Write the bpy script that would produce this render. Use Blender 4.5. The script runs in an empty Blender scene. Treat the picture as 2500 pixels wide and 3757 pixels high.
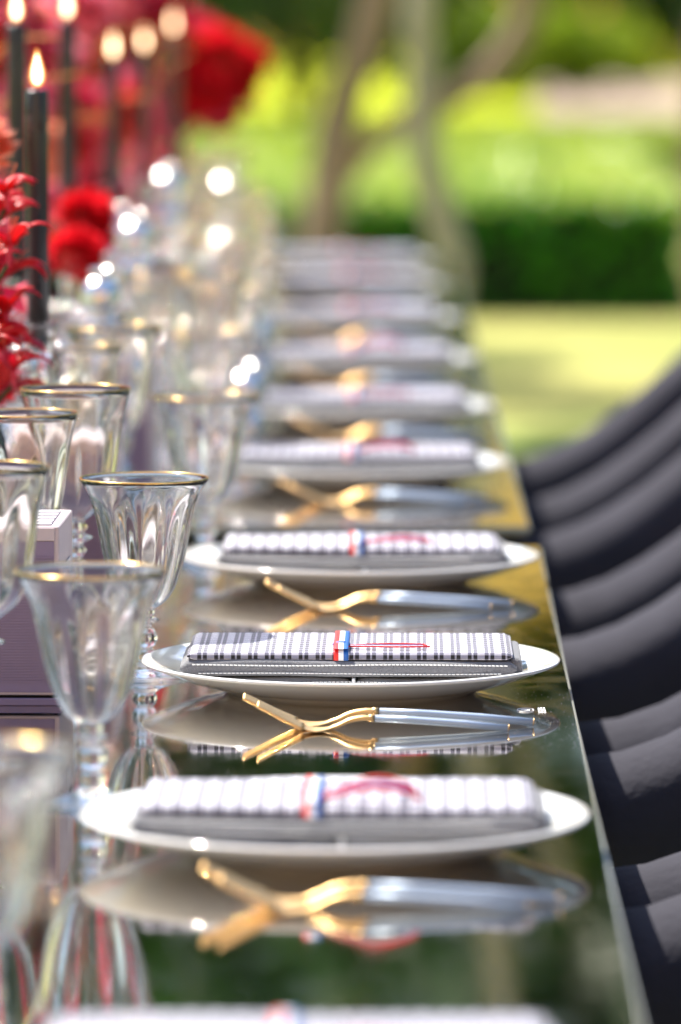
import bpy, bmesh, math, random
import numpy as np
from mathutils import Vector, Matrix, Euler
random.seed(7)
R = math.radians
sc = bpy.context.scene
C = sc.collection

# ------------------------------------------------------------------ camera, sky, sun, exposure
cam_d = bpy.data.cameras.new('camera'); cam = bpy.data.objects.new('camera', cam_d); C.objects.link(cam)
cam.location = (0, 0, 1.255); cam.rotation_euler = (R(90 - 5.453), 0, 0)
cam_d.sensor_fit = 'HORIZONTAL'; cam_d.sensor_width = 24; cam_d.sensor_height = 36; cam_d.lens = 207.1
cam_d.clip_start = 0.1; cam_d.clip_end = 3000
cam_d.dof.use_dof = True; cam_d.dof.focus_distance = 3.96; cam_d.dof.aperture_fstop = 5.4
cam_d.dof.aperture_blades = 0
sc.camera = cam
SUN = Vector((-0.42, 0.48, 0.95)).normalized()
w = bpy.data.worlds.new('World'); sc.world = w; w.use_nodes = True
nt = w.node_tree; bg = nt.nodes['Background']
sky = nt.nodes.new('ShaderNodeTexSky'); sky.sky_type = 'NISHITA'; sky.sun_disc = False
sky.sun_elevation = math.asin(SUN.z); sky.sun_rotation = math.atan2(SUN.x, SUN.y)
sky.air_density = 1.0; sky.dust_density = 1.2; sky.ozone_density = 1.0
nt.links.new(sky.outputs[0], bg.inputs[0]); bg.inputs[1].default_value = 0.12
sl = bpy.data.lights.new('sun', 'SUN'); sl.energy = 4.8; sl.angle = R(0.5); sl.color = (1, 0.94, 0.84)
so = bpy.data.objects.new('sun', sl); C.objects.link(so); so.rotation_euler = SUN.to_track_quat('Z', 'Y').to_euler()
sc.view_settings.view_transform = 'Standard'; sc.view_settings.look = 'None'
sc.view_settings.exposure = 1.17; sc.view_settings.gamma = 1; sc.view_settings.use_curve_mapping = False
sc.render.engine = 'CYCLES'
cy = sc.cycles
cy.use_denoising = True; cy.max_bounces = 14; cy.transmission_bounces = 12; cy.glossy_bounces = 8; cy.diffuse_bounces = 4
cy.transparent_max_bounces = 8; cy.caustics_reflective = True; cy.caustics_refractive = True; cy.blur_glossy = 1.0
cy.sample_clamp_indirect = 0; cy.sample_clamp_direct = 0

# ------------------------------------------------------------------ materials
def newmat(name):
    m = bpy.data.materials.new(name); m.use_nodes = True
    return m, m.node_tree, m.node_tree.nodes['Principled BSDF']
def mat(name, col, rough=0.5, metal=0.0, trans=0.0, ior=1.5, sheen=0.0, spec=None, var=0.0, vscale=40, bump=0.0, bscale=200, coat=0.0, emit=None, es=0, stretch=None):
    m, t, p = newmat(name)
    p.inputs['Base Color'].default_value = (*col, 1); p.inputs['Roughness'].default_value = rough
    p.inputs['Metallic'].default_value = metal; p.inputs['Transmission Weight'].default_value = trans
    p.inputs['IOR'].default_value = ior; p.inputs['Sheen Weight'].default_value = sheen
    p.inputs['Coat Weight'].default_value = coat
    if spec is not None: p.inputs['Specular IOR Level'].default_value = spec
    if emit: p.inputs['Emission Color'].default_value = (*emit, 1); p.inputs['Emission Strength'].default_value = es
    tc = t.nodes.new('ShaderNodeTexCoord'); src = tc.outputs['Object']
    if stretch:
        mp = t.nodes.new('ShaderNodeMapping'); mp.inputs['Scale'].default_value = stretch
        t.links.new(src, mp.inputs[0]); src = mp.outputs[0]
    if var:
        n = t.nodes.new('ShaderNodeTexNoise'); n.inputs['Scale'].default_value = vscale; n.inputs['Detail'].default_value = 4
        mx = t.nodes.new('ShaderNodeMix'); mx.data_type = 'RGBA'
        mx.inputs[6].default_value = (*[c * (1 - var) for c in col], 1); mx.inputs[7].default_value = (*[min(1, c * (1 + var)) for c in col], 1)
        t.links.new(src, n.inputs['Vector']); t.links.new(n.outputs[0], mx.inputs[0]); t.links.new(mx.outputs[2], p.inputs['Base Color'])
    if bump:
        n = t.nodes.new('ShaderNodeTexNoise'); n.inputs['Scale'].default_value = bscale; n.inputs['Detail'].default_value = 3
        b = t.nodes.new('ShaderNodeBump'); b.inputs['Strength'].default_value = bump; b.inputs['Distance'].default_value = 0.001
        t.links.new(src, n.inputs['Vector']); t.links.new(n.outputs[0], b.inputs['Height']); t.links.new(b.outputs[0], p.inputs['Normal'])
    return m
def leafmat(name, c1, c2, scale=3.0, rough=0.45, tr=0.45, tcol=None):
    m, t, p = newmat(name)
    n = t.nodes.new('ShaderNodeTexNoise'); n.inputs['Scale'].default_value = scale; n.inputs['Detail'].default_value = 3
    g = t.nodes.new('ShaderNodeNewGeometry')
    rmp = t.nodes.new('ShaderNodeValToRGB'); rmp.color_ramp.elements[0].position = .35; rmp.color_ramp.elements[1].position = .65
    rmp.color_ramp.elements[0].color = (*c1, 1); rmp.color_ramp.elements[1].color = (*c2, 1)
    t.links.new(g.outputs['Position'], n.inputs['Vector']); t.links.new(n.outputs[0], rmp.inputs[0]); t.links.new(rmp.outputs[0], p.inputs['Base Color'])
    p.inputs['Roughness'].default_value = rough
    tl = t.nodes.new('ShaderNodeBsdfTranslucent'); mx = t.nodes.new('ShaderNodeMixShader'); mx.inputs[0].default_value = tr
    if tcol: tl.inputs[0].default_value = (*tcol, 1)
    else: t.links.new(rmp.outputs[0], tl.inputs[0])
    t.links.new(p.outputs[0], mx.inputs[1]); t.links.new(tl.outputs[0], mx.inputs[2])
    t.links.new(mx.outputs[0], t.nodes['Material Output'].inputs[0])
    return m
M = {}
M['mirror'] = mat('mirror_glass', (0.58, 0.54, 0.47), 0.05, 1.0)
M['edge'] = mat('glass_edge', (0.34, 0.35, 0.32), 0.15, 0.0, spec=0.8)
M['black'] = mat('black_lacquer', (0.007, 0.007, 0.008), 0.7, spec=0.15)
M['china'] = mat('white_china', (0.86, 0.85, 0.83), 0.08, coat=0.5)
M['glass'] = mat('clear_glass', (1.0, 0.98, 0.94), 0.03, trans=1.0, ior=1.5)
M['glass2'] = mat('fine_glass', (1.0, 0.98, 0.945), 0.035, trans=1.0)
M['cut'] = mat('cut_glass', (1, 1, 1), 0.13, trans=1.0, ior=1.52)
M['silver'] = mat('silvered_glass', (0.94, 0.92, 0.90), 0.22, 1.0)
M['gold'] = mat('polished_gold', (0.86, 0.56, 0.25), 0.42, 1.0)
M['gilt'] = mat('gilt_rim', (0.95, 0.62, 0.22), 0.2, 1.0)
M['steel'] = mat('blue_grey_handle', (0.40, 0.49, 0.62), 0.42, 0.35)
M['denim'] = mat('grey_denim', (0.165, 0.168, 0.185), 0.9, sheen=0.3, var=0.35, vscale=900, bump=1.0, bscale=1100)
M['hem'] = mat('white_thread', (0.80, 0.80, 0.78), 0.8)
M['box_front'] = mat('mauve_ribbed_paper', (0.24, 0.18, 0.28), 0.55, var=0.1, vscale=60)
M['box_side'] = mat('mauve_grey_card', (0.56, 0.47, 0.49), 0.6, var=0.05, vscale=60)
M['paper'] = mat('white_paper', (0.62, 0.60, 0.64), 0.7)
M['ink'] = mat('black_ink', (0.02, 0.02, 0.02), 0.6)
M['red_cord'] = mat('red_cord', (0.75, 0.03, 0.04), 0.6)
M['white_cord'] = mat('white_cord', (0.82, 0.82, 0.82), 0.6)
M['blue_cord'] = mat('blue_cord', (0.03, 0.13, 0.42), 0.6)
M['candle'] = mat('charcoal_wax', (0.028, 0.031, 0.035), 0.38, var=0.1)
M['flame'] = mat('candle_flame', (1, .7, .3), 0.5, emit=(1.0, 0.62, 0.25), es=5.5)
M['halo'] = mat('flame_edge', (1, .5, .2), 0.5, emit=(1.0, 0.42, 0.10), es=2.6)
M['core'] = mat('flame_core', (1, .9, .7), 0.5, emit=(1.0, 0.86, 0.62), es=4.5)
M['velvet'] = mat('charcoal_velvet', (0.051, 0.050, 0.062), 1.0, sheen=0.05, spec=0.08, var=0.25, vscale=14, bump=1.0, bscale=120)
M['bark'] = mat('grey_brown_bark', (0.36, 0.25, 0.18), 0.9, var=0.6, vscale=6, bump=1.0, bscale=12)
M['bark2'] = mat('pale_grey_bark', (0.40, 0.36, 0.27), 0.9, var=0.3, vscale=5, bump=1.0, bscale=12)
M['bark3'] = mat('dark_bark', (0.07, 0.05, 0.035), 0.9, var=0.3, vscale=3)
M['stone'] = mat('sandstone', (0.80, 0.46, 0.21), 0.9, var=0.12, vscale=0.8)
M['terracotta'] = mat('terracotta_tile', (0.50, 0.25, 0.17), 0.8, var=0.15, vscale=1.5)
M['pane'] = mat('dark_pane', (0.03, 0.04, 0.05), 0.08)
M['frame'] = mat('cream_frame', (0.6, 0.55, 0.45), 0.6)
M['path'] = mat('pink_gravel', (0.36, 0.26, 0.20), 0.95, var=0.15, vscale=1.2)
M['red'] = leafmat('red_petal', (0.62, 0.004, 0.014), (0.85, 0.02, 0.035), 60, 0.4, 0.5)
M['crimson'] = leafmat('crimson_petal', (0.55, 0.012, 0.06), (0.82, 0.08, 0.16), 40, 0.4, 0.5)
M['pink'] = leafmat('pink_petal', (0.90, 0.14, 0.28), (0.95, 0.38, 0.48), 40, 0.4, 0.55)
M['coral'] = leafmat('coral_petal', (0.88, 0.20, 0.10), (0.95, 0.48, 0.32), 40, 0.4, 0.55)
M['orange'] = mat('orange_twig', (0.72, 0.28, 0.03), 0.5)
M['leafdark'] = leafmat('dark_green_leaf', (0.012, 0.060, 0.006), (0.035, 0.115, 0.012), 1.2, 0.5, 0.3)
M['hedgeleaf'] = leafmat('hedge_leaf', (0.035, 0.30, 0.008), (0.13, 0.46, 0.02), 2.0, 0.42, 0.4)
M['hedgetop'] = leafmat('sunlit_top_leaf', (0.26, 0.44, 0.03), (0.62, 0.70, 0.15), 3.0, 0.4, 0.3)  # paler leaf for the hedge top, its sunlight put into the colour
M['lime'] = leafmat('lime_leaf', (0.22, 0.34, 0.008), (0.45, 0.52, 0.012), 1.0, 0.5, 0.45)
M['olive'] = leafmat('olive_leaf', (0.04, 0.09, 0.016), (0.11, 0.18, 0.03), 0.9, 0.5, 0.4)
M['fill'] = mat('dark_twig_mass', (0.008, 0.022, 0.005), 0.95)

def smear(m):
    t = m.node_tree; p = t.nodes['Principled BSDF']; tc = t.nodes.new('ShaderNodeTexCoord')
    mp = t.nodes.new('ShaderNodeMapping'); mp.inputs['Scale'].default_value = (9, 4, 1); n = t.nodes.new('ShaderNodeTexNoise'); n.inputs['Scale'].default_value = 2.5; n.inputs['Detail'].default_value = 6; n.inputs['Distortion'].default_value = 1.2
    mr = t.nodes.new('ShaderNodeMapRange'); mr.inputs[1].default_value = .45; mr.inputs[2].default_value = .75; mr.inputs[3].default_value = .04; mr.inputs[4].default_value = .10
    t.links.new(tc.outputs['Object'], mp.inputs[0]); t.links.new(mp.outputs[0], n.inputs['Vector']); t.links.new(n.outputs[0], mr.inputs[0]); t.links.new(mr.outputs[0], p.inputs['Roughness'])
smear(M['mirror'])
def flamemat():
    m, t, p = newmat('translucent_flame'); t.nodes.remove(p)
    em = t.nodes.new('ShaderNodeEmission'); em.inputs[0].default_value = (1.0, 0.40, 0.09, 1); em.inputs[1].default_value = 1.5
    tr = t.nodes.new('ShaderNodeBsdfTransparent'); mx = t.nodes.new('ShaderNodeMixShader'); mx.inputs[0].default_value = .5
    t.links.new(tr.outputs[0], mx.inputs[1]); t.links.new(em.outputs[0], mx.inputs[2]); t.links.new(mx.outputs[0], t.nodes['Material Output'].inputs[0])
    return m
M['fl2'] = flamemat()
def grassmat():
    m, t, p = newmat('lawn_grass'); p.inputs['Roughness'].default_value = 0.9; p.inputs['Specular IOR Level'].default_value = 0.1
    g = t.nodes.new('ShaderNodeNewGeometry')
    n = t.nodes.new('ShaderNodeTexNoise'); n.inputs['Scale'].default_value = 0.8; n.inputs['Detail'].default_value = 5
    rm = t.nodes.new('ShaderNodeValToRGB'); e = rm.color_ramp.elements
    e[0].position = .40; e[0].color = (0.12, 0.18, 0.04, 1); e[1].position = .62; e[1].color = (0.40, 0.38, 0.12, 1)  # dappled sun and shade painted into the grass colour by noise
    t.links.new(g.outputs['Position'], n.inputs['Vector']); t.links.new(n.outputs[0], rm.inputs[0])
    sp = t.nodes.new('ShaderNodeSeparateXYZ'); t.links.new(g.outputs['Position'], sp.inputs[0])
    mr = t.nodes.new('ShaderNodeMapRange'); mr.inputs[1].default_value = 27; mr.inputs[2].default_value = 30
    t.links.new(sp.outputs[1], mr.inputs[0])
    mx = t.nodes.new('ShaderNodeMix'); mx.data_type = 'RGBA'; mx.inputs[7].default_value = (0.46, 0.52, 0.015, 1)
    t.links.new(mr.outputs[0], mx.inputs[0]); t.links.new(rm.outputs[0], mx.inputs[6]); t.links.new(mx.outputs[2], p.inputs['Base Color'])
    return m
M['grass'] = grassmat()

def plaidmat():
    m, t, p = newmat('plaid_cotton'); p.inputs['Roughness'].default_value = 0.85; p.inputs['Sheen Weight'].default_value = 0.2
    tc = t.nodes.new('ShaderNodeTexCoord'); sp = t.nodes.new('ShaderNodeSeparateXYZ'); t.links.new(tc.outputs['UV'], sp.inputs[0])
    def mth(op, a, b=None):
        n = t.nodes.new('ShaderNodeMath'); n.operation = op
        for i, v in enumerate((a, b)):
            if v is None: continue
            if isinstance(v, (int, float)): n.inputs[i].default_value = v
            else: t.links.new(v, n.inputs[i])
        return n.outputs[0]
    def stripes(s):
        f = mth('FRACT', mth('MULTIPLY', s, 1 / 0.0114))
        a = mth('LESS_THAN', mth('ABSOLUTE', mth('SUBTRACT', f, 0.26)), 0.115)
        b = mth('LESS_THAN', mth('ABSOLUTE', mth('SUBTRACT', f, 0.60)), 0.115)
        return mth('ADD', a, b)
    sx, sy = stripes(sp.outputs[0]), stripes(sp.outputs[1])
    tot = mth('MULTIPLY', mth('ADD', sx, sy), 0.5)
    rm = t.nodes.new('ShaderNodeValToRGB'); rm.color_ramp.interpolation = 'CONSTANT'; e = rm.color_ramp.elements
    e[0].position = 0; e[0].color = (0.70, 0.69, 0.77, 1); e[1].position = 0.3; e[1].color = (0.24, 0.235, 0.31, 1)
    x = e.new(0.8); x.color = (0.012, 0.011, 0.013, 1)
    t.links.new(tot, rm.inputs[0]); t.links.new(rm.outputs[0], p.inputs['Base Color'])
    n = t.nodes.new('ShaderNodeTexNoise'); n.inputs['Scale'].default_value = 1800
    b = t.nodes.new('ShaderNodeBump'); b.inputs['Strength'].default_value = 0.4; b.inputs['Distance'].default_value = 0.0005
    t.links.new(tc.outputs['Object'], n.inputs['Vector']); t.links.new(n.outputs[0], b.inputs['Height']); t.links.new(b.outputs[0], p.inputs['Normal'])
    return m
M['plaid'] = plaidmat()
def ribbonmat():
    m, t, p = newmat('tricolour_ribbon'); p.inputs['Roughness'].default_value = 0.35
    tc = t.nodes.new('ShaderNodeTexCoord'); sp = t.nodes.new('ShaderNodeSeparateXYZ'); t.links.new(tc.outputs['UV'], sp.inputs[0])
    rm = t.nodes.new('ShaderNodeValToRGB'); rm.color_ramp.interpolation = 'CONSTANT'; e = rm.color_ramp.elements
    e[0].position = 0; e[0].color = (0.80, 0.035, 0.03, 1); e[1].position = .33; e[1].color = (0.85, 0.85, 0.85, 1)
    x = e.new(.67); x.color = (0.02, 0.12, 0.42, 1)
    t.links.new(sp.outputs[0], rm.inputs[0]); t.links.new(rm.outputs[0], p.inputs['Base Color'])
    return m
M['ribbon'] = ribbonmat()

# ------------------------------------------------------------------ builders
def mesh(name, verts, faces, m=None, smooth=False, uvs=None):
    me = bpy.data.meshes.new(name); me.from_pydata([tuple(v) for v in verts], [], faces)
    ms = m if isinstance(m, (list, tuple)) else [m]
    for a in ms:
        if a: me.materials.append(a)
    if smooth: me.polygons.foreach_set('use_smooth', [True] * len(me.polygons))
    if uvs is not None:
        ul = me.uv_layers.new(name='UVMap'); li = np.empty(len(me.loops), dtype=np.int32); me.loops.foreach_get('vertex_index', li)
        ul.data.foreach_set('uv', np.asarray(uvs, dtype=np.float32)[li].ravel())
    me.update(); return me
def obj(name, me, parent=None, loc=(0, 0, 0), rot=(0, 0, 0)):
    o = bpy.data.objects.new(name, me); C.objects.link(o); o.location = loc; o.rotation_euler = rot
    if parent: o.parent = parent
    return o
def tag(o, label=None, cat=None, group=None, kind=None):
    if label: o['label'] = label
    if cat: o['category'] = cat
    if group: o['group'] = group
    if kind: o['kind'] = kind
    return o
def empty(name, loc, label, cat, group=None, rz=0.0):
    o = bpy.data.objects.new(name, None); C.objects.link(o); o.location = loc; o.rotation_euler = (0, 0, rz); o.empty_display_size = .05
    return tag(o, label, cat, group)
def copy_tree(o, parent=None, loc=None, rz=None, label=None):
    c = o.copy(); C.objects.link(c); c.parent = parent
    if loc is not None: c.location = loc
    if rz is not None: c.rotation_euler = (0, 0, rz)
    if label: c['label'] = label
    for ch in list(o.children): copy_tree(ch, c)
    return c
def lathe(name, prof, m, seg=64, flute=None, closed=False, smooth=True):
    """prof: list of (r,h). flute: f(i,theta)->radius factor"""
    V, F = [], []
    for i, (r, h) in enumerate(prof):
        for k in range(seg):
            a = 2 * math.pi * k / seg
            rr = max(r, 1e-5) + (flute(i, a) if flute else 0)
            V.append((rr * math.cos(a), rr * math.sin(a), h))
    n = len(prof)
    for i in range(n if closed else n - 1):
        j = (i + 1) % n
        for k in range(seg):
            l = (k + 1) % seg
            F.append((i * seg + k, i * seg + l, j * seg + l, j * seg + k))
    return mesh(name, V, F, m, smooth)
def box_data(x0, x1, y0, y1, z0, z1):
    V = [(x, y, z) for x in (x0, x1) for y in (y0, y1) for z in (z0, z1)]
    F = [(0, 1, 3, 2), (4, 6, 7, 5), (0, 4, 5, 1), (2, 3, 7, 6), (0, 2, 6, 4), (1, 5, 7, 3)]
    return V, F
def boxm(name, x0, x1, y0, y1, z0, z1, m, bevel=0.0, seg=2):
    V, F = box_data(x0, x1, y0, y1, z0, z1)
    me = mesh(name, V, F, m)
    if bevel:
        bm = bmesh.new(); bm.from_mesh(me); bmesh.ops.bevel(bm, geom=list(bm.edges) + list(bm.verts), offset=bevel, segments=seg, affect='EDGES', profile=.5)
        bm.to_mesh(me); bm.free(); me.polygons.foreach_set('use_smooth', [True] * len(me.polygons)) if seg > 1 else None
    return me
def join_data(parts):
    V, F = [], []
    for v, f in parts:
        o = len(V); V += v; F += [tuple(i + o for i in q) for q in f]
    return V, F
def catmull(pts, n=8):
    P = [Vector(p) for p in pts]; P = [2 * P[0] - P[1]] + P + [2 * P[-1] - P[-2]]; out = []
    for i in range(1, len(P) - 2):
        for k in range(n):
            t = k / n; a, b, c, d = P[i - 1:i + 3]
            out.append(0.5 * ((2 * b) + (c - a) * t + (2 * a - 5 * b + 4 * c - d) * t * t + (3 * b - a - 3 * c + d) * t ** 3))
    out.append(P[-2]); return out
def tube_data(pts, rad, seg=8, flat=None, cap=True):
    """rad: number or list; flat=(w,h) factors list along sideways/up"""
    V, F = [], []; n = len(pts)
    for i, p in enumerate(pts):
        p = Vector(p)
        d = (Vector(pts[min(i + 1, n - 1)]) - Vector(pts[max(i - 1, 0)])).normalized()
        up = Vector((0, 0, 1)) if abs(d.z) < .9 else Vector((0, 1, 0))
        s = d.cross(up).normalized(); u = s.cross(d).normalized()
        r = rad[i] if isinstance(rad, (list, tuple)) else rad
        rs, ru = (r if not isinstance(r, tuple) else r[0]), (r if not isinstance(r, tuple) else r[1])
        for k in range(seg):
            a = 2 * math.pi * k / seg
            V.append(tuple(p + s * (rs * math.cos(a)) + u * (ru * math.sin(a))))
    for i in range(n - 1):
        for k in range(seg):
            l = (k + 1) % seg; F.append((i * seg + k, i * seg + l, (i + 1) * seg + l, (i + 1) * seg + k))
    if cap:
        F.append(tuple(range(seg))[::-1]); F.append(tuple((n - 1) * seg + k for k in range(seg)))
    return V, F
def leaves(name, centres, size, m, seed=0, aspect=0.55, up=0.3):
    """leaf quads (bent) at given Nx3 centres"""
    rg = np.random.default_rng(seed); N = len(centres)
    c = np.asarray(centres, dtype=np.float64)
    nrm = rg.normal(size=(N, 3)); nrm[:, 2] += up * 2; nrm /= np.linalg.norm(nrm, axis=1)[:, None]
    t = rg.normal(size=(N, 3)); t -= nrm * np.sum(t * nrm, axis=1)[:, None]; t /= np.linalg.norm(t, axis=1)[:, None]
    b = np.cross(nrm, t); s = (size * (0.6 + 0.8 * rg.random(N)))[:, None]
    v = np.stack([c - t * s, c + b * s * aspect - nrm * s * .15, c + t * s, c - b * s * aspect - nrm * s * .15], axis=1).reshape(-1, 3)
    me = bpy.data.meshes.new(name); me.vertices.add(4 * N); me.vertices.foreach_set('co', v.ravel())
    me.loops.add(4 * N); me.loops.foreach_set('vertex_index', np.arange(4 * N, dtype=np.int32))
    me.polygons.add(N); me.polygons.foreach_set('loop_start', np.arange(0, 4 * N, 4, dtype=np.int32)); me.polygons.foreach_set('loop_total', np.full(N, 4, dtype=np.int32))
    me.materials.append(m); me.update(calc_edges=True); return me
def clump_points(blobs, per, seed=0, shell=0.55):
    rg = np.random.default_rng(seed); out = []
    for (x, y, z, rx, ry, rz) in blobs:
        d = rg.normal(size=(per, 3)); d /= np.linalg.norm(d, axis=1)[:, None]
        r = shell + (1 - shell) * rg.random(per) ** .7
        out.append(np.array([x, y, z]) + d * r[:, None] * np.array([rx, ry, rz]))
    return np.concatenate(out)

# ------------------------------------------------------------------ ground, path
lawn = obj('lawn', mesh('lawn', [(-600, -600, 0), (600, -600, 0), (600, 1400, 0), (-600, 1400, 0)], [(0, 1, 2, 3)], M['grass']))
tag(lawn, kind='structure')
pth = obj('path', mesh('path', [(1.45, 44.5, .004), (9, 46, .004), (9, 57, .004), (1.9, 56, .004)], [(0, 1, 2, 3)], M['path']))
tag(pth, kind='structure')

# ------------------------------------------------------------------ sandstone house behind the garden
def house():
    t = empty('stone_house', (1.0, 70, 0), 'golden sandstone house with terracotta hipped roof beyond the garden, seen mirrored in the table', 'house', rz=R(-55))
    W, D, H = 18, 9, 8.3
    obj('wall', boxm('wall', -W, W, 0, D, 0, H, M['stone']), t)
    rv = [(-W - .5, -.5, H + .003), (W + .5, -.5, H + .003), (W + .5, D + .5, H + .003), (-W - .5, D + .5, H + .003), (-W + 3, D / 2, H + 1.2), (W - 3, D / 2, H + 1.2)]
    obj('roof', mesh('roof', rv, [(0, 1, 5, 4), (1, 2, 5), (2, 3, 4, 5), (3, 0, 4), (0, 3, 2, 1)], M['terracotta']), t)
    fm = mesh('window_frame', *join_data([box_data(-.65, -.5, -.06, .02, 0, 1.9), box_data(.5, .65, -.06, .02, 0, 1.9), box_data(-.5, .5, -.06, .02, 1.75, 1.9), box_data(-.8, .8, -.15, .02, -.15, -.003), box_data(-.04, .04, -.05, .02, 0, 1.75)]), M['frame'])
    pm = boxm('pane', -.5, -.042, -.03, .015, .003, 1.747, M['pane']); pm2 = boxm('pane', .042, .5, -.03, .015, .003, 1.747, M['pane'])
    for fl in (1.0, 4.8):
        for x in (-13, -9.5, -6, -2.5, 1, 4.5, 8, 11.5):
            f = obj('window', fm, t, (x, -.003, fl)); obj('pane', pm, f); obj('pane', pm2, f)
    obj('cornice', boxm('cornice', -W - .2, W + .2, -.25, -.003, H - .35, H - .02, M['frame']), t)
house()
def pavilion():
    t = empty('stone_wing', (-3, -13, 0), 'long sunlit sandstone wing of the house behind the photographer', 'building', rz=R(176))
    obj('wall', boxm('wall', -16, 16, 0, 6, 0, 8.6, M['stone']), t)
    obj('roof', mesh('roof', [(-16.4, -.4, 8.603), (16.4, -.4, 8.603), (16.4, 6.4, 8.603), (-16.4, 6.4, 8.603), (-14, 3, 11), (14, 3, 11)], [(0, 1, 5, 4), (2, 3, 4, 5), (1, 2, 5), (3, 0, 4), (0, 3, 2, 1)], M['terracotta']), t)
    pn = boxm('pane', -.6, .6, -.03, -.003, 0, 2.1, M['pane'])
    for z in (1.0, 5.0):
        for x in (-13, -9, -5, -1, 3, 7, 11): obj('pane', pn, t, (x, 0, z))
pavilion()

# ------------------------------------------------------------------ trees
def branch_tree(name, label, limbs, bark, crown=None, leaf=None, leafsize=.07, n=200, seed=1, group=None, base=(0, 0, 0), crown_kind=None):
    t = empty(name, base, label, 'tree', group)
    b = Vector(base)
    for i, (pts, rads) in enumerate(limbs):
        P = catmull([Vector(p) - b for p in pts], 6); nr = []
        for k in range(len(P)):
            f = k / (len(P) - 1) * (len(rads) - 1); a = int(min(f, len(rads) - 2)); nr.append(rads[a] + (rads[a + 1] - rads[a]) * (f - a))
        obj('trunk' if i == 0 else 'limb', mesh('trunk', *tube_data(P, nr, 12), bark, True), t)
    if crown:
        pts = clump_points([(x - b.x, y - b.y, z - b.z, r, r, r * .75) for (x, y, z, r) in crown], n, seed, .3)
        o = obj('crown', leaves('crown', pts, leafsize, leaf, seed), t)
    return t
rg = random.Random(3)
def crown_blobs(cx, cy_, cz, rx, ry, rz, n, r0, r1, rnd):
    out = []
    while len(out) < n:
        x, y, z = (rnd.uniform(-1, 1) for _ in range(3))
        if x * x + y * y + z * z < 1: out.append((cx + x * rx, cy_ + y * ry, cz + z * rz, rnd.uniform(r0, r1)))
    return out
branch_tree('garden_tree', 'leaning brown tree on the lawn beyond the table end with a long low branch', [
    ([(-.09, 15, -.05), (-.06, 15, .35), (-.035, 15, .62), (.0, 15, .85), (.085, 15, 1.13), (.2, 15.1, 1.9), (.1, 15, 2.8), (-.3, 15, 4.2)], [.085, .062, .055, .05, .045, .04, .035, .02]),
    ([(-.05, 15, .58), (.03, 15, .72), (.12, 14.95, .80), (.25, 14.9, .87), (.38, 14.9, .955), (.47, 14.9, 1.09), (.50, 14.9, 1.25), (.75, 14.9, 1.9), (1.0, 14.9, 3.0)], [.03, .034, .034, .032, .034, .036, .033, .03, .018]),
    ], M['bark'], crown_blobs(-.1, 15.4, 2.80, 2.2, 1.3, .62, 30, .16, .34, rg), M['leafdark'], .05, 420, 2)
branch_tree('garden_tree', 'pale grey tree with two upright stems standing right of the brown leaning tree', [
    ([(.24, 13.6, -.05), (.25, 13.6, .40), (.258, 13.6, .54), (.225, 13.6, .66), (.195, 13.6, .79), (.19, 13.6, 1.0), (.197, 13.6, 1.25), (.35, 13.7, 2.4), (.5, 13.8, 3.9)], [.05, .042, .04, .038, .036, .035, .034, .03, .015]),
    ([(.195, 13.6, 1.2), (.24, 13.7, 1.5), (.6, 13.9, 2.6), (1.2, 14, 3.6)], [.025, .025, .02, .012]),
    ], M['bark2'], crown_blobs(1.5, 14.2, 2.65, 1.6, 1.0, .55, 20, .16, .34, rg), M['leafdark'], .05, 420, 3)
branch_tree('garden_tree', 'brown slanting trunk at the right edge standing by the end of the hedge', [
    ([(1.27, 19.8, -.05), (1.23, 19.8, .3), (1.215, 19.8, .6), (1.25, 19.8, 1.05), (1.5, 20, 2.4), (1.8, 20.2, 5)], [.07, .05, .045, .045, .04, .03]),
    ], M['bark'], crown_blobs(2.2, 20.5, 5.6, 2.2, 1.8, 1.1, 16, .35, .7, rg), M['olive'], .08, 420, 5)
for i, (x, y, cz, rr, lab, lf) in enumerate([
        (-4.6, 31, 4.75, 4.6, 'tall dark tree left of the lawn whose crown is mirrored in the near tabletop', 'leafdark'),
        (4.6, 33, 5.1, 4.6, 'tall dark tree right of the lawn whose crown hangs over the hedge', 'leafdark'),
        (-2.6, 48, 8.9, 4.4, 'tall olive tree between the lawn and the stone house', 'olive')]):
    branch_tree('tall_tree', lab, [([(x, y, -.1), (x + .1, y, 2), (x - .1, y, 5), (x, y, cz + 1)], [.3, .24, .2, .08])], M['bark3'],
                crown_blobs(x + (1.6 if x < -3 else -1.6 if x > 3 else 0), y, cz, rr, 2.6, 2.1 if abs(x) < 3 else 1.0, 34, .45, .85, rg), M[lf], .13, 380, 10 + i, 'tall trees round the lawn', base=(x, y, 0))

for i, (x, y, cz, rr, lab) in enumerate([  # unseen trees added to block bright low sky around the glasses
        (-18, 4, 6.0, 4.6, 'added broad tree on the far left of the table party'),
        (-15, 23, 6.2, 4.6, 'added broad tree on the left behind the flowers'),
        (-17, 13, 6.0, 4.8, 'added broad tree on the left between two others'),
        (-11, 34, 6.4, 4.6, 'added broad tree far on the left by the hedge'),
        (13, 28, 6.4, 4.6, 'added broad tree far on the right by the hedge'),
        (13.5, 10, 6.2, 4.4, 'added broad tree on the right level with the middle table'),
        (13, 1, 6.0, 4.2, 'added broad tree on the right behind the chairs'),
        (12, 19, 6.0, 4.2, 'added broad tree on the right beyond the chairs'),
        (17, -5, 6.0, 4.4, 'added broad tree behind the photographer on the right')]):
    branch_tree('tall_tree', lab, [([(x, y, -.1), (x + .1, y, 2), (x - .1, y, 4), (x, y, cz + 1)], [.3, .24, .2, .08])], M['bark3'],
                crown_blobs(x, y, cz, rr, rr, 3.6, 40, .8, 1.4, rg), M['leafdark'], .22, 200, 60 + i, 'tall trees round the lawn', base=(x, y, 0))
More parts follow.
